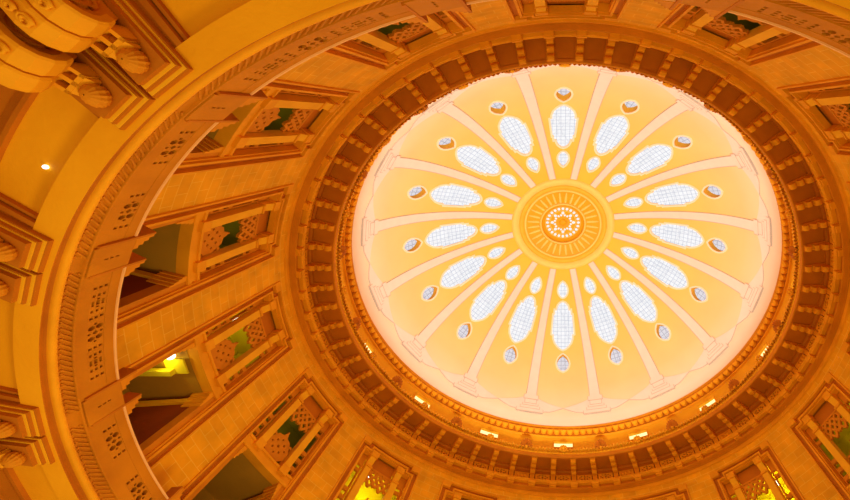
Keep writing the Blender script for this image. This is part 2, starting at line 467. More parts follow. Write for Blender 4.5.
# central boss
def dome_rev(mb, prof, n=128, smooth=True):
    ids = [[mb.add(D(360*i/n, p, -u)) for p, u in prof] for i in range(n)]
    for i in range(n):
        a, b = ids[i], ids[(i+1) % n]
        for j in range(len(prof)-1): mb.face((a[j], b[j], b[j+1], a[j+1]), smooth)
boss = thing('dome_boss', D(0, 0), 'round gilded boss with radiating flutes and white pierced rosette at dome crown', 'ceiling boss')
a = MB(); dome_rev(a, [(20.6, -.01), (20.4, .05), (19.9, .075), (19.0, .08), (18.2, .065), (17.6, .03)]); a.build('outer_moulding', M['boss_pale'], boss)
a = MB(); dome_rev(a, [(17.6, .03), (17.5, .055), (16.8, .07), (16.0, .055), (15.6, .03)]); a.build('inner_moulding', M['boss'], boss)
a = MB(); dome_rev(a, [(15.6, .03), (15.5, .06), (15.1, .07), (14.8, .055), (14.7, .0)]); a.build('bead_ring', M['boss_pale'], boss)
a = MB(); dome_rev(a, [(14.75, .0), (9.1, -.01)]); a.build('flute_field', M['boss_deep'], boss)
a = MB()
for i in range(32):
    c = 360/32*(i+.5); rows = []
    for p, w in [(9.5, .028), (10.6, .036), (11.6, .032), (12.0, .04), (12.3, .03), (13.4, .026), (14.3, .012)]:
        da = degrees(w/(RD*sin(radians(p))))
        rows.append([a.add(D(c-da, p, .01)), a.add(D(c-da*.6, p, -.03)), a.add(D(c+da*.6, p, -.03)), a.add(D(c+da, p, .01))])
    for r0, r1 in zip(rows, rows[1:]):
        for j in range(3): a.face((r0[j], r0[j+1], r1[j+1], r1[j]), True)
a.build('flutes_ring', M['boss_pale'], boss)
a = MB(); dome_rev(a, [(9.3, -.01), (9.2, .05), (8.9, .065), (8.6, .05), (8.5, .0)]); a.build('inner_bead_ring', M['boss_pale'], boss)
a = MB(); dome_rev(a, [(8.55, .02), (8.4, -.1), (7.4, -.16), (.05, -.16)]); a.build('recess', M['boss_deep'], boss)
rosette = MB(); lattice = MB()
def disc(mb, az, ph, ra, rp, up):
    """small leaf-shaped bead: ra across, rp along, in degrees of arc"""
    k = RD*pi/180
    def fn(x, y, z):
        p = ph+y*rp
        return mb.add(D(az+x*ra/sin(radians(p)), p, up-z*.03))
    mb.ball(fn, 8, 4)
for i in range(24): disc(rosette, 15*i, 6.05, .56, .62, .15)
for i in range(8):
    disc(rosette, 45*i, 4.15, .62, .68, .15)
    for s in (-1, 1): disc(rosette, 45*i+s*13, 3.2, .42, .5, .15)
rosette.build('rosette_bead', M['bead'], boss)
dome_rev(lattice, [(5.3, -.16), (5.2, -.13), (5.0, -.13), (4.9, -.16)]); dome_rev(lattice, [(7.0, -.16), (6.9, -.12), (6.7, -.12), (6.6, -.16)])
lattice.build('rosette_ring', M['boss_pale'], boss)
a = MB(); a.ball(lambda x, y, z: a.add(D(degrees(atan2(y, x)), max(.01, sqrt(x*x+y*y)), .16-z*.05)), 16, 6, 1.5, 1.5, 1); a.build('centre_knob', M['boss_deep'], boss)
# ------------------------------------------------------------------ frieze and cornice under the dome
def trim(n, mb, mat, label):
    return tag(mb.build(f'trim_{n}', mat, base=Vector((0, 0, 0))), label, 'trim', kind='structure')
a = MB(); a.rev([(4.15,7.30),(4.105,7.285),(4.09,7.26),(4.105,7.235),(4.112,7.20),(4.105,7.16),(4.09,7.15),(4.10,7.13)], smooth=True)
trim(1, a, M['stone_warm'], 'golden moulding round the foot of the dome')
a = MB(); a.rev([(4.10,7.13),(4.10,6.965)])
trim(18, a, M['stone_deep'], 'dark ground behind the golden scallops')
a = MB(); a.rev([(4.10,6.965),(4.075,6.955),(4.075,6.935),(4.11,6.92)])
for i in range(176):
    c = 360/176*i; ids = []
    base = [(4.10, 7.10)]
    ring = [(c+.97*cos(u), 7.12-.115*sin(u)) for u in [pi*j/8 for j in range(9)]]
    A = [a.c(x, 4.045, y) for x, y in ring]; B = [a.c(x, 4.10, y) for x, y in ring]
    m = a.c(c, 4.02, 7.085)
    for j in range(8): a.face((A[j], A[j+1], m)); a.face((A[j], A[j+1], B[j+1], B[j]))
    a.face((A[0], A[8], m)); a.face((A[0], A[8], B[8], B[0]))
trim(2, a, M['stone'], 'carved band of overlapping golden scallops below the dome')
SLOT_H = (6.655, 6.80); SLOT_A = 2.75
a = MB()                                                     # plain frieze with sixteen slots cut in it
for k in range(16):
    c = az_of(k)
    a.plate([(-11.25,6.40),(11.25,6.40),(11.25,6.92),(-11.25,6.92)], [[(-SLOT_A,SLOT_H[0]),(SLOT_A,SLOT_H[0]),(SLOT_A,SLOT_H[1]),(-SLOT_A,SLOT_H[1])]], 4.11, 4.17, c, back=False)
trim(3, a, M['stone_pale'], 'plain golden frieze band pierced by light slots')
for k in range(16):
    c = az_of(k)
    t = thing('cove_light', P(c, 4.11, SLOT_H[0]), 'bright rectangular light slot in the golden frieze, ' + clock(k, 'slot'), 'light', 'light slots in the frieze')
    d = MB(); d.cbox(c-SLOT_A, c+SLOT_A, 4.15, 4.165, SLOT_H[0], SLOT_H[1], 6); d.build('diffuser', M['slot'], t)
    f = MB()
    g = .022/.075
    f.plate([(-SLOT_A-g,SLOT_H[0]-.02),(SLOT_A+g,SLOT_H[0]-.02),(SLOT_A+g,SLOT_H[1]+.02),(-SLOT_A-g,SLOT_H[1]+.02)], [[(-SLOT_A,SLOT_H[0]),(SLOT_A,SLOT_H[0]),(SLOT_A,SLOT_H[1]),(-SLOT_A,SLOT_H[1])]], 4.09, 4.11, c, back=False)
    f.build('frame', M['stone_pale'], t)
# carved cresting standing on the shelf
a = MB()
a.rev([(4.11,6.34),(3.90,6.34),(3.895,6.33),(3.885,6.27),(3.878,6.256)])
rnd = random.Random(3)
N_C = 352
for i in range(N_C):
    c = 360/N_C*i; hh = .05+.045*abs(sin(i*pi/11))+rnd.uniform(-.012, .02); w = 360/N_C*.46
    dd = rnd.uniform(0, .012)
    A = [a.c(c+w*x, 3.87-dd, 6.325+hh*y) for x, y in ((-1,0),(-.95,.55),(-.4,.95),(0,1.1),(.4,.95),(.95,.55),(1,0))]
    B = [a.c(c+w*x, 3.90, 6.325+hh*y) for x, y in ((-1,0),(-.95,.55),(-.4,.95),(0,1.1),(.4,.95),(.95,.55),(1,0))]
    m = a.c(c, 3.855-dd, 6.325+hh*.45)
    for j in range(6): a.face((A[j], A[j+1], m), True); a.face((A[j], A[j+1], B[j+1], B[j]))
    a.face(B)
    A = [a.c(c+w*cos(u), 3.889, 6.29+.03*sin(u)) for u in [2*pi*j/6 for j in range(6)]]; m = a.c(c, 3.862, 6.29)
    for j in range(6): a.face((A[j], A[(j+1) % 6], m), True)
trim(4, a, M['stone_pale'], 'carved leafy cresting along the top of the cornice shelf')
def shell(k):
    c = az_of(k)-11.25
    t = thing('shell_ornament', P(c, 3.848, 6.36), 'carved fan-shaped shell ornament on the cornice shelf, ' + half(k, 'shell'), 'ornament', 'shell ornaments on the cornice shelf')
    a = MB(); n = 9
    for i in range(n):
        u0, u1 = pi*i/n, pi*(i+1)/n; um = (u0+u1)/2
        w = 1.9; hh = .235
        o = a.c(c, 3.855, 6.37); oB = a.c(c, 3.895, 6.37)
        p0 = a.c(c+w*cos(u0), 3.872, 6.37+hh*sin(u0)*.93); p1 = a.c(c+w*cos(u1), 3.872, 6.37+hh*sin(u1)*.93); pm = a.c(c+w*1.04*cos(um), 3.86, 6.37+hh*sin(um)*1.05)
        mid = a.c(c+w*.6*cos(um), 3.848, 6.37+hh*.6*sin(um))
        b0 = a.c(c+w*cos(u0), 3.895, 6.37+hh*sin(u0)*.93); b1 = a.c(c+w*cos(u1), 3.895, 6.37+hh*sin(u1)*.93); bm_ = a.c(c+w*1.04*cos(um), 3.895, 6.37+hh*sin(um)*1.05)
        a.face((o, p0, mid)); a.face((o, mid, p1)); a.face((p0, pm, mid)); a.face((pm, p1, mid)); a.face((p0, b0, bm_, pm)); a.face((pm, bm_, b1, p1)); a.face((oB, b0, bm_, b1))
    a.build('fan', M['stone_deep'], t)
    b = MB(); b.ball(lambda x, y, z: b.c(c+x*.45, 3.855+y*.03, 6.375+z*.035), 10, 6); b.build('boss', M['stone'], t)
for k in range(16): shell(k)
def flower(k):
    c = az_of(k)
    t = thing('rosette_ornament', P(c, 3.848, 6.30), 'small carved rosette below a light slot on the cornice shelf, ' + clock(k, 'rosette'), 'ornament', 'rosettes below the light slots')
    a = MB()
    for i in range(8):
        u = 2*pi*i/8
        a.ball(lambda x, y, z: a.c(c+.85*cos(u)+x*.42, 3.86+y*.025, 6.40+.065*sin(u)+z*.032), 6, 4)
    a.build('petals_ring', M['stone'], t)
    b = MB(); b.ball(lambda x, y, z: b.c(c+x*.45, 3.855+y*.03, 6.40+z*.035), 8, 5); b.build('centre', M['stone_pale'], t)
for k in range(16): flower(k)
# shelf edge and its underside
a = MB(); a.rev([(3.93,6.27),(3.875,6.255),(3.862,6.235),(3.862,6.20),(3.85,6.19),(3.85,6.155),(3.865,6.145)])
trim(5, a, M['stone_warm'], 'moulded golden lip of the bracketed cornice')
a = MB(); a.rev([(3.865,6.145),(3.91,6.145),(3.91,6.165),(4.20,6.165),(4.20,6.12),(4.225,6.10),(4.225,6.02)])
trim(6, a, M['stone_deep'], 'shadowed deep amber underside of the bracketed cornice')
a = MB()
a.rev([(4.235,6.03),(4.235,5.875),(4.165,5.865),(4.145,5.85),(4.145,5.825),(4.16,5.81),(4.16,5.795),(4.215,5.79)])
a.rev([(4.285,5.665),(4.275,5.66),(4.275,5.60),(4.30,5.59)])
trim(7, a, M['stone'], 'bright golden string moulding under the brackets')
a = MB()
a.rev([(4.215,5.79),(4.23,5.785),(4.23,5.735),(4.20,5.73),(4.19,5.715),(4.20,5.70),(4.265,5.69),(4.275,5.665),(4.285,5.665)])
trim(16, a, M['stone_warm'], 'dark cove below the golden string moulding')
a = MB()
for i in range(64):
    c = az_of(0)-2.8125-5.625*i
    a.cbox(c-.95, c+.95, 4.122, 4.24, 5.735, 5.80); a.cbox(c-.8, c+.8, 4.135, 4.24, 5.705, 5.73)
trim(17, a, M['stone'], 'row of golden dentil blocks under the string moulding')
BR_PROF = [(4.235,6.165),(3.885,6.165),(3.885,6.12)]
def roll(cx, cy, r, a0, a1, n=8): return [(cx+r*cos(radians(a0+(a1-a0)*i/n)), cy+r*sin(radians(a0+(a1-a0)*i/n))) for i in range(n+1)]
BR_PROF += roll(3.93,6.105,.045,170,370) + [(3.99,6.125)] + roll(4.045,6.085,.042,150,370) + [(4.10,6.10)] + roll(4.15,6.04,.05,150,350) + [(4.205,5.99),(4.205,5.90),(4.235,5.885)]
for i in range(64):
    c = 90-2.8125-5.625*i
    lab = f'carved scroll bracket under the cornice, {nth(i+1)} clockwise from the top centre' if i < 32 else f'carved scroll bracket under the cornice, {nth(64-i)} anticlockwise from the top centre'
    t = thing('cornice_bracket', P(c, 4.235, 5.88), lab, 'bracket', 'brackets under the cornice')
    a = MB(); a.prism(c, BR_PROF, -.046, .046); a.build('scroll', M['stone'], t)
    b = MB(); b.lbox(c, -.062, .062, 3.872, 4.235, 6.135, 6.168); b.build('cap', M['stone_warm'], t)
    # the tile between this bracket and the next
    c2 = c-2.8125
    pl = MB(); hl = []
    if i % 5 != 3:
        for dx, dy in ((0,0),(-.75,.035),(.75,.035),(-.75,-.035),(.75,-.035),(0,.05),(0,-.05),(-1.25,0),(1.25,0)):
            s = .27 if (dx or dy) else .32
            hl.append([(dx+s*cos(pi*j/3), 5.952+dy*.85+s*.062*sin(pi*j/3)) for j in range(6)])
    pl.plate([(-1.95,5.885),(1.95,5.885),(1.95,6.02),(-1.95,6.02)], hl, 4.205, 4.233, c2, back=False)
    if not hl:
        for dx in (-.9, 0, .9):
            pl.ball(lambda x, y, z: pl.c(c2+dx+x*.5, 4.205+y*.02, 5.952+z*.05), 8, 4)
    lab = f'small pierced stone tile between cornice brackets, {nth(i+1)} clockwise from the top centre' if i < 32 else f'small pierced stone tile between cornice brackets, {nth(64-i)} anticlockwise from the top centre'
    if not hl: lab = lab.replace('pierced', 'leaf-carved')
    o = pl.build('frieze_tile', M['stone']); tag(o, lab, 'tile', 'tiles between the cornice brackets')
a = MB(); a.rev([(4.234,6.02),(4.234,5.85)]); trim(8, a, M['maroon'], 'shade-dark backing behind the pierced tiles')  # dark red ring puts the shade inside the holes into colour
# ------------------------------------------------------------------ drum wall
H_DOOR, H_SILL, H_TOP, GAL = 3.97, 4.13, 5.45, 2.30
a = MB()
a.rev([(4.30,5.66),(4.30,H_TOP)])
for k in range(16):
    c = az_of(k)-11.25
    a.rev([(4.30,H_TOP),(4.30,GAL)], c-3.1, c+3.1, 6)
tag(a.build('wall_drum', M['ashlar'], base=Vector((0,0,0))), 'round drum wall of coursed golden ashlar between the window bays', 'wall', kind='structure')
def stepped(w1, h1, w2, h2, h0=GAL): return [(-w1,h0),(w1,h0),(w1,h1),(w2,h1),(w2,h2),(-w2,h2),(-w2,h1),(-w1,h1)]
LAY = [stepped(8.15,H_TOP,8.0,H_TOP), stepped(7.85,5.345,6.0,5.43), stepped(6.95,5.28,5.15,5.365), stepped(6.55,5.25,4.8,5.335), stepped(6.3,5.225,4.6,5.31)]
LR = [4.275, 4.325, 4.28, 4.31]
def bay_frame(k):
    c = az_of(k)
    a, dk = MB(), MB()
    for i in range(4):
        o = LAY[i]; n = LAY[i+1]
        # a door-shaped gap: both outlines share the floor line, so cut one open outline
        poly = [o[0], n[0]] + [n[7], n[6], n[5], n[4], n[3], n[2], n[1]] + [o[1], o[2], o[3], o[4], o[5], o[6], o[7]]
        (dk if i == 1 else a).plate(poly, [], LR[i], 4.40 if i else 4.34, c, back=False)
    lp = LAY[4]                                                  # reveal of the recess
    A = [dk.c(c+x, 4.40, y) for x, y in lp[1:]+lp[:1]]; B = [dk.c(c+x, 4.47, y) for x, y in lp[1:]+lp[:1]]
    for i in range(7): dk.face((A[i], A[i+1], B[i+1], B[i]))
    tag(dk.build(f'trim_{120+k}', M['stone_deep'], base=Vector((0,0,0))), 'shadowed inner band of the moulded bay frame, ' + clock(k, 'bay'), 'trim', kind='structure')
    return tag(a.build(f'trim_{20+k}', M['stone'], base=Vector((0,0,0))), 'stepped moulded frame round a gallery bay, ' + clock(k, 'bay'), 'trim', kind='structure')
for k in range(16): bay_frame(k)
def bay_pts(k):
    c = az_of(k)
    return [P(c+x, 4.3, h) for x in (-6,-3,0,3,6) for h in (4.2,4.6,5.0,5.25)]
def hexh(x, y, s): return [(x+s*cos(pi*j/3), y+s*.075*sin(pi*j/3)) for j in range(6)]
def sq(x0, x1, y0, y1): return [(x0,y0),(x1,y0),(x1,y1),(x0,y1)]
def window(k):
    c = az_of(k)
    t = thing('window_screen', P(c, 4.34, H_DOOR), 'carved two-pillared window screen above a gallery door, ' + clock(k, 'window'), 'window screen', 'pillared window screens round the drum')
    a = MB()                                                     # sill
    a.cbox(c-6.5, c+6.5, 4.315, 4.47, H_DOOR, H_DOOR+.05, 6)
    a.cbox(c-6.3, c+6.3, 4.335, 4.47, H_DOOR+.05, H_SILL-.03, 6)
    a.cbox(c-6.4, c+6.4, 4.32, 4.47, H_SILL-.03, H_SILL, 6)
    a.build('sill', M['stone'], t)
    for s in (-1, 1):
        b = MB()
        p = [(4.305,H_SILL-.06),(4.415,H_SILL-.06),(4.415,5.22),(4.30,5.22),(4.30,5.17),(4.33,5.08),(4.33,5.02),(4.305,4.99)]
        th = c+s*3.65
        b.prism(th, p, -.055, .055); b.build('pillar', M['stone_pale'], t)
        d = MB(); d.lbox(th, -.072, .072, 4.285, 4.42, 5.20, 5.31); d.build('capital', M['stone'], t)
        d = MB(); d.lbox(th, -.066, .066, 4.295, 4.42, 5.0, 5.03); d.build('neck_band', M['stone'], t)
        d = MB(); d.lbox(th, -.07, .07, 4.29, 4.42, H_SILL-.07, H_SILL+.05); d.build('pillar_base', M['stone'], t)
    # centre panel below: pierced ornament with a small crown
    e = MB()
    top = [(2.75,4.15),(2.75,4.44),(2.35,4.47),(1.9,4.45),(1.55,4.49),(1.0,4.50),(.55,4.51),(.35,4.55),(.15,4.56),(.1,4.60)]
    outl = [(-2.75,4.15)] + top + [(-x, y) for x, y in reversed(top[1:])]
    hl = [hexh(0,4.34,.3), hexh(-.95,4.40,.26), hexh(.95,4.40,.26), hexh(-.95,4.28,.26), hexh(.95,4.28,.26), hexh(0,4.45,.2), hexh(0,4.235,.22), hexh(-1.75,4.34,.25), hexh(1.75,4.34,.25),
          [(-2.6,4.17),(-1.7,4.17),(-2.6,4.235)], [(2.6,4.17),(2.6,4.235),(1.7,4.17)], [(-2.6,4.43),(-2.6,4.36),(-2.0,4.43)], [(2.6,4.43),(2.0,4.43),(2.6,4.36)]]
    e.plate(outl, hl, 4.375, 4.42, c); e.build('pierced_panel', M['stone_warm'], t)
    # lattice above
    g = MB()
    y0, y1 = 4.80, 5.04
    for x in (-1.4, 1.4):
        g.bar((x-1.35,y0), (x+1.35,y1), .042, 4.37, 4.405, c); g.bar((x+1.35,y0), (x-1.35,y1), .042, 4.375, 4.41, c)
        g.bar((x-1.35,(y0+y1)/2), (x,y0-.04), .036, 4.372, 4.407, c); g.bar((x+1.35,(y0+y1)/2), (x,y0-.04), .036, 4.372, 4.407, c)
        g.bar((x-1.35,(y0+y1)/2), (x,y1+.02), .036, 4.371, 4.406, c); g.bar((x+1.35,(y0+y1)/2), (x,y1+.02), .036, 4.371, 4.406, c)
    g.bar((-2.8,y1+.015), (2.8,y1+.015), .03, 4.37, 4.41, c)
    g.build('lattice', M['stone_warm'], t)
    hd = MB(); hd.plate([(-2.8,5.05),(2.8,5.05),(2.8,5.30),(-2.8,5.30)], [], 4.41, 4.46, c); hd.build('head_panel', M['stone_deep'], t)
    for s in (-1, 1):
        f = MB()
        x0, x1 = (4.55, 6.25) if s > 0 else (-6.25, -4.55)
        xa, xb = x0+.22, x1-.28
        f.plate(sq(x0,x1,4.13,5.22), [sq(xa,xb,4.17,4.25), sq(xa,xb,4.31,4.39), sq(xa,xb,4.45,4.53), sq(xa,xb,4.59,4.90), sq(xa,xb,4.95,5.02)], 4.40, 4.445, c)
        f.build('side_grille', M['stone_warm'], t)
def door_parts(k):
    """jambs, corbels and the room seen through the opening of one bay"""
    c = az_of(k)
    a = MB()
    for s in (-1, 1):
        e0, e1 = (5.4, 6.35)
        a.cbox(*( (c+e0, c+e1) if s > 0 else (c-e1, c-e0) ), 4.335, 4.46, GAL, H_DOOR, 2)
    tag(a.build(f'trim_{40+k}', M['stone_warm'], base=Vector((0,0,0))), 'plain amber door jambs of a gallery bay, ' + clock(k, 'bay'), 'trim', kind='structure')
    for s in (-1, 1):
        if not in_view([P(c+s*5.2, 4.34, 3.9)]): continue
        b = MB()
        for i in range(4):
            w = .75-.17*i
            lo, hi = c+s*(5.5-w*1.15), c+s*5.5
            b.cbox(min(lo, hi), max(lo, hi), 4.325, 4.45+.12, H_DOOR-.05*(i+1), H_DOOR-.05*i, 1)
        side = 'clockwise' if s < 0 else 'anticlockwise'
        tag(b.build('door_corbel', M['stone']), f'stepped corbel, {side} top corner of gallery door, ' + clock(k, 'door'), 'corbel', 'corbels in the gallery door corners')
def bay_is_seen(k): return in_view(bay_pts(k))
SEEN = [k for k in range(16) if bay_is_seen(k)]
print('bays seen', SEEN)
for k in range(16): door_parts(k)
for k in SEEN: window(k)
# rooms behind the bays (lower niche behind the door, upper passage behind the screen)
def rooms(k):
    c = az_of(k)
    a = MB()
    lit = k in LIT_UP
    a.rev([(4.46,5.40),(5.25,5.40),(5.25,4.10)], c-8.2, c+8.2, 8)
    for s in (-8.2, 8.2): a.face([a.c(c+s, r, h) for r, h in ((4.46,4.1),(5.25,4.1),(5.25,5.4),(4.46,5.4))])
    a.rev([(4.46,5.40),(4.46,5.2)], c-8.2, c+8.2, 8)
    a.rev([(4.46,4.10),(5.25,4.10)], c-8.2, c+8.2, 8)
    for s in (-1, 1):
        lo, hi = sorted((c+s*6.3, c+s*8.2)); a.rev([(4.462,5.4),(4.462,4.1)], lo, hi, 2)
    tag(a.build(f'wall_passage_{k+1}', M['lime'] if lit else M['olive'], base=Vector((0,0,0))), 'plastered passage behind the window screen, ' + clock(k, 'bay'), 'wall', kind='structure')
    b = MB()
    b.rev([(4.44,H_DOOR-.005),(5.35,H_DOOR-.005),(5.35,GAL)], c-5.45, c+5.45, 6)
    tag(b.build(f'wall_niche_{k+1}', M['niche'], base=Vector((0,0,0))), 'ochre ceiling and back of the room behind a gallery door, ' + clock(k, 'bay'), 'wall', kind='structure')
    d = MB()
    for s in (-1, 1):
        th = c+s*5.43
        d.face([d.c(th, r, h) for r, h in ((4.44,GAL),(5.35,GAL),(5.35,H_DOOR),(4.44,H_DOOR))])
    tag(d.build(f'wall_reveal_{k+1}', M['maroon'], base=Vector((0,0,0))), 'room side walls behind a gallery door, shade painted dark red, ' + clock(k, 'bay'), 'wall', kind='structure')  # unlit stone sides: their darkness is put into the red colour
    m = MB()
    for s in (-1, 1):
        lo, hi = sorted((c+s*5.43, c+s*5.0)); m.cbox(lo, hi, 4.50, 5.34, H_DOOR-.14, H_DOOR-.07, 1)
    tag(m.build(f'trim_{60+k}', M['stone_pale'], base=Vector((0,0,0))), 'pale moulding along the room sides behind a gallery door, ' + clock(k, 'bay'), 'trim', kind='structure')
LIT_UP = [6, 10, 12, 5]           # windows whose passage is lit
for k in range(16): rooms(k)
a = MB(); a.rev([(3.86,GAL),(4.47,GAL)])
tag(a.build('floor', M['stone_deep'], base=Vector((0,0,0))), 'stone walkway of the ring gallery', 'floor', kind='structure')
# ------------------------------------------------------------------ gallery parapet
PR = 3.77
a = MB(); a.rev([(PR-.002,2.18),(PR-.002,2.188),(PR+.022,2.196),(PR+.034,2.212),(PR+.034,2.232),(PR+.02,2.242)])
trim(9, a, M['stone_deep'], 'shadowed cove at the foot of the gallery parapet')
a = MB(); a.rev([(PR+.02,2.242),(PR+.002,2.244),(PR-.008,2.253),(PR-.012,2.266),(PR-.008,2.28),(PR+.002,2.29),(PR+.012,2.296)], smooth=True)
trim(10, a, M['stone'], 'smooth bright roll moulding below the gallery parapet')
a = MB(); a.rev([(PR+.012,2.296),(PR+.012,2.378)])
for i in range(480):                                            # carved chain of slanting links
    c = .75*i
    u = (c-90+11.25) % 22.5
    if min(u, 22.5-u) < 1.2: continue
    a.bar((c-.62,2.302), (c+.62,2.372), .012, PR+.001, PR+.014)
    if i % 2: a.bar((c-.36,2.356), (c+.1,2.375), .010, PR+.003, PR+.014); a.bar((c-.1,2.300), (c+.36,2.318), .010, PR+.003, PR+.014)
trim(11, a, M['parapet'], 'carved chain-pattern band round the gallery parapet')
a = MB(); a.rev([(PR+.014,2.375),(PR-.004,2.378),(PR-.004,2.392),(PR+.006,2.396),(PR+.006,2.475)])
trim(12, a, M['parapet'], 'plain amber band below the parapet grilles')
a = MB(); a.rev([(PR+.006,2.592),(PR+.006,2.662),(PR+.1,2.662),(PR+.1,2.592)], closed=True)
trim(15, a, M['parapet'], 'plain amber rail band above the parapet grilles')
a = MB(); a.rev([(PR-.004,2.662),(PR-.004,2.676),(PR+.1,2.676),(PR+.1,2.662)], closed=True)
trim(13, a, M['lip'], 'thin bright handrail along the top of the gallery parapet')
a = MB(); a.rev([(PR+.1,2.60),(PR+.1,2.18)]); trim(14, a, M['stone_deep'], 'outer back face of the gallery parapet')
def grille(k, d, kind, ends):
    """pierced block of the parapet with upright slots at its ends"""
    c = az_of(k)+d
    if not in_view([P(c+x, PR, 2.53) for x in (-2, 0, 2)]): return
    a = MB(); hl = []
    for sx in ends:
        for y in (2.486, 2.522, 2.558): hl.append(sq(sx*2.3-.17, sx*2.3+.17, y, y+.026))
    if kind == 'fret':
        for x in (-1.15, 0, 1.15):
            for y in (2.5, 2.534, 2.568):
                w, h = (.38, .009) if x == 0 and y != 2.534 else (.2, .010) if x else (.34, .012)
                hl.append(sq(x-w, x+w, y-h, y+h))
        for x in (-.58, .58): hl.append(sq(x-.12, x+.12, 2.524, 2.544))
    else:
        for dx, dy in ((-.8,.026),(-.8,-.026),(.8,.026),(.8,-.026)): hl.append(hexh(dx, 2.534+dy, .36))
        for dx, dy in ((0,.042),(0,-.042),(-1.3,0),(1.3,0)): hl.append(hexh(dx, 2.534+dy, .17))
        hl.append([(-.3,2.534),(0,2.514),(.3,2.534),(0,2.554)])
    x0, x1 = -2.6 if -1 in ends else -1.88, 2.6 if 1 in ends else 1.88
    a.plate(sq(x0,x1,2.476,2.591), hl, PR+.008, PR+.05, c)
    word = {'fret': 'square-fret', 'flower': 'flower-pattern'}[kind]
    where = 'middle' if d == 0 else 'clockwise' if d < 0 else 'anticlockwise'
    o = a.build('parapet_grille', M['parapet'])
    tag(o, f'pierced {word} parapet grille, {where} in its bay, ' + clock(k, 'bay'), 'grille', 'pierced grilles of the gallery parapet')
for k in range(16):
    fl = MB()
    if k % 2:
        for d in (-4.5, 0, 4.5): grille(k, d, 'flower' if d == 0 else 'fret', (-1, 1) if d == 0 else ((-1,) if d < 0 else (1,)))
        gaps = ((-9.4,-7.1),(7.1,9.4))
    else:
        for d in (-4.7, 4.7): grille(k, d, 'flower', (-1, 1))
        gaps = ((-9.4,-7.3),(-2.1,2.1),(7.3,9.4))
    for lo, hi in gaps: fl.plate(sq(lo,hi,2.476,2.591), [], PR+.008, PR+.05, az_of(k), back=False)
    tag(fl.build(f'trim_{100+k}', M['parapet'], base=Vector((0,0,0))), 'plain stone lengths between the parapet grilles, ' + clock(k, 'bay'), 'trim', kind='structure')
def pier(k):
    c = az_of(k)-11.25
    if not in_view([P(c+x, PR, h) for x in (-2,0,2) for h in (2.4,2.65,2.8)]): return
    t = thing('parapet_pier', P(c, PR, 2.40), 'plain parapet pier between two thin stepped fins, ' + half(k, 'pier'), 'pier', 'piers of the gallery parapet')
    a = MB()
    a.plate(sq(-1.95,1.95,2.40,2.672), [sq(-.1,.1,y,y+.026) for y in (2.486,2.522,2.558)], PR-.010, PR+.09, c)
    a.build('body', M['parapet'], t)
    for s in (-1, 1):
        f = MB()
        f.prism(c+s*2.1, [(PR-.014,2.42),(PR+.10,2.42),(PR+.10,2.81),(PR-.014,2.81)], -.010, .010)
        f.build('fin', M['stone_deep'], t)
        g = MB()
        prof = []
        lo, n = c+s*2.1+.15, 4
        pts = [(0,2.677)] + [q for i in range(n) for q in ((1.7-.42*i,2.677+.033*i),(1.7-.42*i,2.677+.033*(i+1)))] + [(0,2.677+.033*n)]
        g.plate(pts, [], PR-.008, PR+.09, lo); g.build('stepped_shoulder', M['stone_warm'], t)
for k in range(16): pier(k)
# ------------------------------------------------------------------ soffit below the gallery
SH = 2.18
a = MB(); a.rev([(PR-.004,SH),(3.925,SH),(3.925,SH+.05)])
tag(a.build('ceiling_soffit', M['plaster'], base=Vector((0,0,0))), 'broad orange plaster soffit ring under the gallery', 'ceiling', kind='structure')
a = MB(); a.rev([(3.925,SH+.05),(4.24,SH+.05)])
tag(a.build('ceiling_panel_field', M['plaster'], base=Vector((0,0,0))), 'recessed orange ceiling field behind the soffit ring', 'ceiling', kind='structure')
a = MB(); a.rev([(4.24,SH+.05),(4.24,SH+.02),(4.265,SH+.02),(4.265,SH+.05),(4.33,SH+.05),(4.33,SH-.0),(4.37,SH-.0),(4.37,SH-.03),(4.42,SH-.03),(4.42,SH-.08),(4.9,SH-.08),(4.9,SH-1.9)])
tag(a.build('wall_lower', M['stone_deep'], base=Vector((0,0,0))), 'deep amber moulded frame and wall outside the ceiling field', 'wall', kind='structure')
def beam_pts(k):
    c = az_of(k)-11.25
    return [P(c+x, r, 2.1) for x in (-3,0,3) for r in (3.8,3.95,4.1)]
for k in range(16):
    c = az_of(k)-11.25
    a = MB()                                                    # raised border beside the consoles
    for s in (-1, 1):
        for (w0, w1, hh) in ((4.35,4.85,.0),(4.95,5.25,.022)):
            lo, hi = sorted((c+s*w0, c+s*w1)); a.cbox(lo, hi, 3.925, 4.40, SH+hh, SH+.052, 1)
    a.cbox(c-4.35, c+4.35, 3.925, 4.40, SH+.012, SH+.055, 4)
    tag(a.build(f'trim_{80+k}', M['stone_deep'], base=Vector((0,0,0))), 'moulded cross band of the soffit over a pair of consoles, ' + half(k, 'band'), 'trim', kind='structure')
def spiral(n=26, turns=1.6, r0=.02, r1=.085):
    return [((r0+(r1-r0)*i/n)*cos(2*pi*turns*i/n+2.4), (r0+(r1-r0)*i/n)*sin(2*pi*turns*i/n+2.4)) for i in range(n+1)]
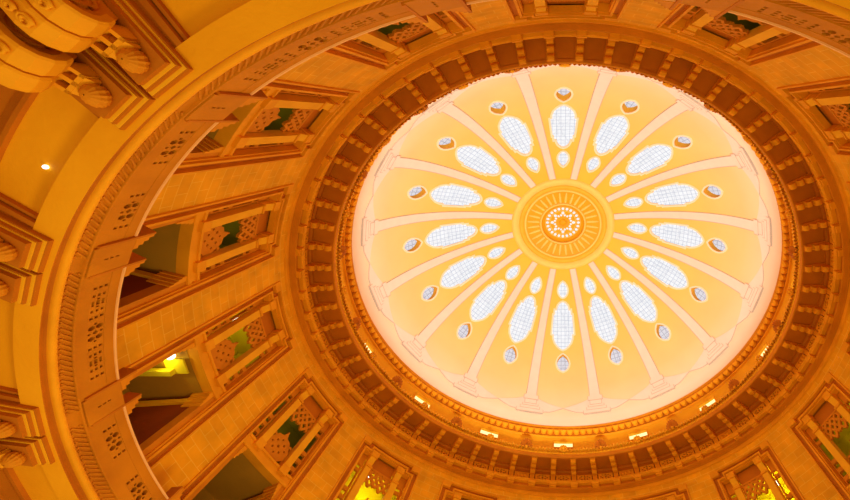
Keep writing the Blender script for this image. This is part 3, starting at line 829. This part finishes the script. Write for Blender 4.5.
def console(k, s):
    c = az_of(k)-11.25+s*2.15
    side = 'anticlockwise' if s > 0 else 'clockwise'
    t = thing('scroll_console', P(c, 3.9, 2.0), f'carved scroll console under the soffit, {side} of its pair, ' + half(k, 'pair'), 'console', 'paired scroll consoles under the gallery')
    p = MB()                                                    # stepped cap under the soffit
    for i, (w, r, h0, h1) in enumerate(((.135,3.80,SH-.025,SH+.02),(.118,3.825,SH-.05,SH-.025),(.10,3.85,SH-.085,SH-.05))):
        p.lbox(c, -w, w, r, 4.5, h0, h1)
    p.build('stepped_cap', M['stone_deep'], t)
    e = MB()                                                    # bright fillets between the steps
    for (w, r, h0, h1) in ((.129,3.808,SH-.031,SH-.0255),(.111,3.834,SH-.057,SH-.0505)): e.lbox(c, -w, w, r, 4.49, h0, h1)
    e.build('fillet', M['stone_pale'], t)
    b = MB()                                                    # fluted bell at the tip
    rows = []
    for h, r in ((SH-.085,.05),(SH-.10,.062),(SH-.12,.066),(SH-.145,.056),(SH-.165,.03),(SH-.17,.004)):
        rows.append([b.l(c, .86*r*(1+.10*(i % 2))*cos(2*pi*i/28), 3.918+.86*r*(1+.10*(i % 2))*sin(2*pi*i/28), h) for i in range(28)])
    for r0, r1 in zip(rows, rows[1:]):
        for i in range(28): b.face((r0[i], r0[(i+1) % 28], r1[(i+1) % 28], r1[i]))
    b.build('fluted_bell', M['stone_warm'], t)
    hb = MB()                                                   # head block with two square sinkings
    x = .072
    for (t0, t1) in ((-x,-.052),(-.012,.012),(.052,x)): hb.prism(c, [(3.975,SH-.085),(4.06,SH-.085),(4.06,SH-.19),(3.975,SH-.155)], t0, t1)
    hb.prism(c, [(3.975,SH-.085),(3.992,SH-.085),(3.992,SH-.162),(3.975,SH-.155)], -x, x); hb.prism(c, [(4.043,SH-.085),(4.06,SH-.085),(4.06,SH-.19),(4.043,SH-.182)], -x, x)
    hb.prism(c, [(3.955,SH-.09),(3.975,SH-.09),(3.975,SH-.15),(3.955,SH-.125)], -.06, .06)
    hb.build('head_block', M['stone'], t)
    sk = MB(); sk.lbox(c, -x+.003, x-.003, 3.98, 4.055, SH-.115, SH-.086); sk.build('sunk_panel', M['maroon'], t)  # dark red fill puts the square holes' shade into colour
    # S-shaped scroll: two parallel lobes with a groove between them
    low = [(4.055,2.03),(4.03,1.985),(4.025,1.94),(4.045,1.895),(4.085,1.865),(4.14,1.855),(4.20,1.862),(4.27,1.865),(4.35,1.84),(4.43,1.78),(4.50,1.69),(4.58,1.57),(4.68,1.45),(4.89,1.35)]
    up = [(4.89,1.95),(4.70,2.03),(4.5,2.09),(4.3,2.09),(4.1,2.09)]
    sb = MB(); sb.prism(c, low+up, -.075, .075); 
    sb.build('scroll_web', M['stone_warm'], t)
    for q in (-1, 1):
        lb = MB()
        lo2 = [(r-.012, h-.028) for r, h in low]
        n = len(lo2); ww = .057
        sec = [(-ww, .03), (-ww, -.002), (-ww+.012, -.010), (-.012, -.013), (.012, -.013), (ww-.012, -.010), (ww, -.002), (ww, .03)]
        rows = []
        for i in range(n):
            a0 = Vector(lo2[max(0, i-1)]); a1 = Vector(lo2[min(n-1, i+1)]); d = (a1-a0).normalized(); nn = Vector((-d.y, d.x))
            if nn.y < 0 and i > 4: nn = -nn
            if i <= 4 and nn.x < 0: nn = -nn
            rows.append([lb.l(c, q*.062+x, lo2[i][0]+nn.x*y, lo2[i][1]+nn.y*y) for x, y in sec])
        for r0, r1 in zip(rows, rows[1:]):
            for j in range(len(sec)-1): lb.face((r0[j], r0[j+1], r1[j+1], r1[j]))
        lb.face(rows[0]); lb.build('front_lobe', M['stone'], t)
        # carved leaf coil on the lobe face
        cv = MB()
        for (r, h, rr) in ((4.105,1.838,.030),(4.17,1.832,.022)):
            pts = [(q*.062+rr*(.35+.65*i/14)*cos(.75*i)*.95, r+rr*1.25*(.35+.65*i/14)*sin(.75*i), h-.028+.004) for i in range(15)]
            cv.tube(c, pts, .0075, 6)
        cv.build('carved_coil', M['stone'], t)
        vo = MB()                                               # spiral volute on the side face
        pts = [(q*.079, 4.20+1.25*x, 1.985+y) for x, y in spiral()]
        vo.tube(c, pts, .011, 6)
        vo.ball(lambda x, y, z: vo.l(c, q*.08+x*.012, 4.20+y*.026, 1.985+z*.026), 8, 5)
        vo.build('volute', M['stone_warm'], t)
    tp = MB(); tp.tube(c, [(0,4.03,2.045),(0,3.99,2.06),(0,3.955,2.062)], [.03,.028,.02], 10); tp.build('neck', M['stone_warm'], t)
for k in range(16):
    if in_view(beam_pts(k), 10):
        for s in (1, -1): console(k, s)
# ------------------------------------------------------------------ lamps seen in the rooms and on the soffit
def lamp(th, r, h, label, name='globe_lamp', rad=.035, mat='lamp', cap=True):
    t = thing(name, P(th, r, h), label, 'lamp')
    g = MB(); g.ball(lambda x, y, z: g.l(th, x*rad, r+y*rad, h+z*rad), 14, 8); g.build('globe', M[mat], t)
    if cap:
        q = MB(); q.lbox(th, -rad*.5, rad*.5, r-rad*.5, r+rad*.5, h+rad*.8, h+rad*1.5); q.build('mount', M['stone'], t)
    return t
lamp(177.0, 4.60, 3.915, 'glowing round ceiling lamp inside the gallery room at far left', 'ceiling_lamp', .045)
t = thing('lit_patch', P(179, 4.62, 3.93), 'lit yellow patches beside the round lamp, built as plate and strip', 'lit patch')
a = MB(); a.cbox(177.7, 180.4, 4.48, 4.72, 3.925, 3.945, 2); a.build('lit_plate', M['lime'], t)  # added plate and strip stand in for lit patches of the room
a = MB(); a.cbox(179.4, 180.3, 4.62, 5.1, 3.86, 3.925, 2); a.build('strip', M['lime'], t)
lamp(177.1, 4.58, 4.88, 'small glowing lamp showing through the side slot of the lit left window', 'globe_lamp', .035)
lamp(-136.2, 4.62, 5.05, 'glowing lamp in the yellow window at lower left of the dome', 'globe_lamp', .04)
lamp(-41.6, 4.62, 4.98, 'glowing lamp in the yellow window at lower right of the dome', 'globe_lamp', .04)
lamp(136.2, 4.03, 2.22, 'tiny bright spot lamp on the orange soffit at far left', 'spot_lamp', .013, 'warmlamp', False)
# ------------------------------------------------------------------ light
def light(name, kind, loc, energy, color, **kw):
    ld = bpy.data.lights.new(name, kind); lo = bpy.data.objects.new(name, ld); COL.objects.link(lo)
    lo.location = loc; ld.energy = energy; ld.color = color
    for k_, v in kw.items(): setattr(ld, k_, v)
    return lo
up = light('dome_fill_spot', 'SPOT', W(0, 0, .3), 17500, (1,.93,.86), spot_size=radians(66), spot_blend=.12, shadow_soft_size=.5)  # added spot without a fixture, lights the dome from below
up.rotation_euler = (pi, 0, 0)
light('hall_fill', 'POINT', W(-.9, .1, .6), 1250, (1,.74,.34), shadow_soft_size=.9)  # added fill without a fixture, warms soffit and parapet
for k in SEEN:
    c = az_of(k)
    if k not in LIT_UP:
        light('passage_light', 'POINT', P(c+1.5, 4.95, 5.1), 6, (.95,.9,.25), shadow_soft_size=.1); continue  # weak added fill that lifts the dark passages
    light('passage_light', 'POINT', P(c+1.5, 4.95, 5.1), {6: 40, 10: 32, 12: 9, 5: 8}[k], (1,.86,.12), shadow_soft_size=.1)
light('room_light', 'POINT', P(177.5, 4.66, 3.82), 14, (1,.85,.15), shadow_soft_size=.06)
w = bpy.data.worlds.new('world'); SC.world = w; w.use_nodes = True
bg = w.node_tree.nodes['Background']; bg.inputs['Color'].default_value = (1,.72,.30,1); bg.inputs['Strength'].default_value = .74
SC.view_settings.view_transform = 'Standard'; SC.view_settings.look = 'None'
SC.view_settings.exposure = 0.0; SC.view_settings.gamma = 1.0
SC.cycles.max_bounces = 8; SC.cycles.diffuse_bounces = 5
SC.cycles.sample_clamp_indirect = 6
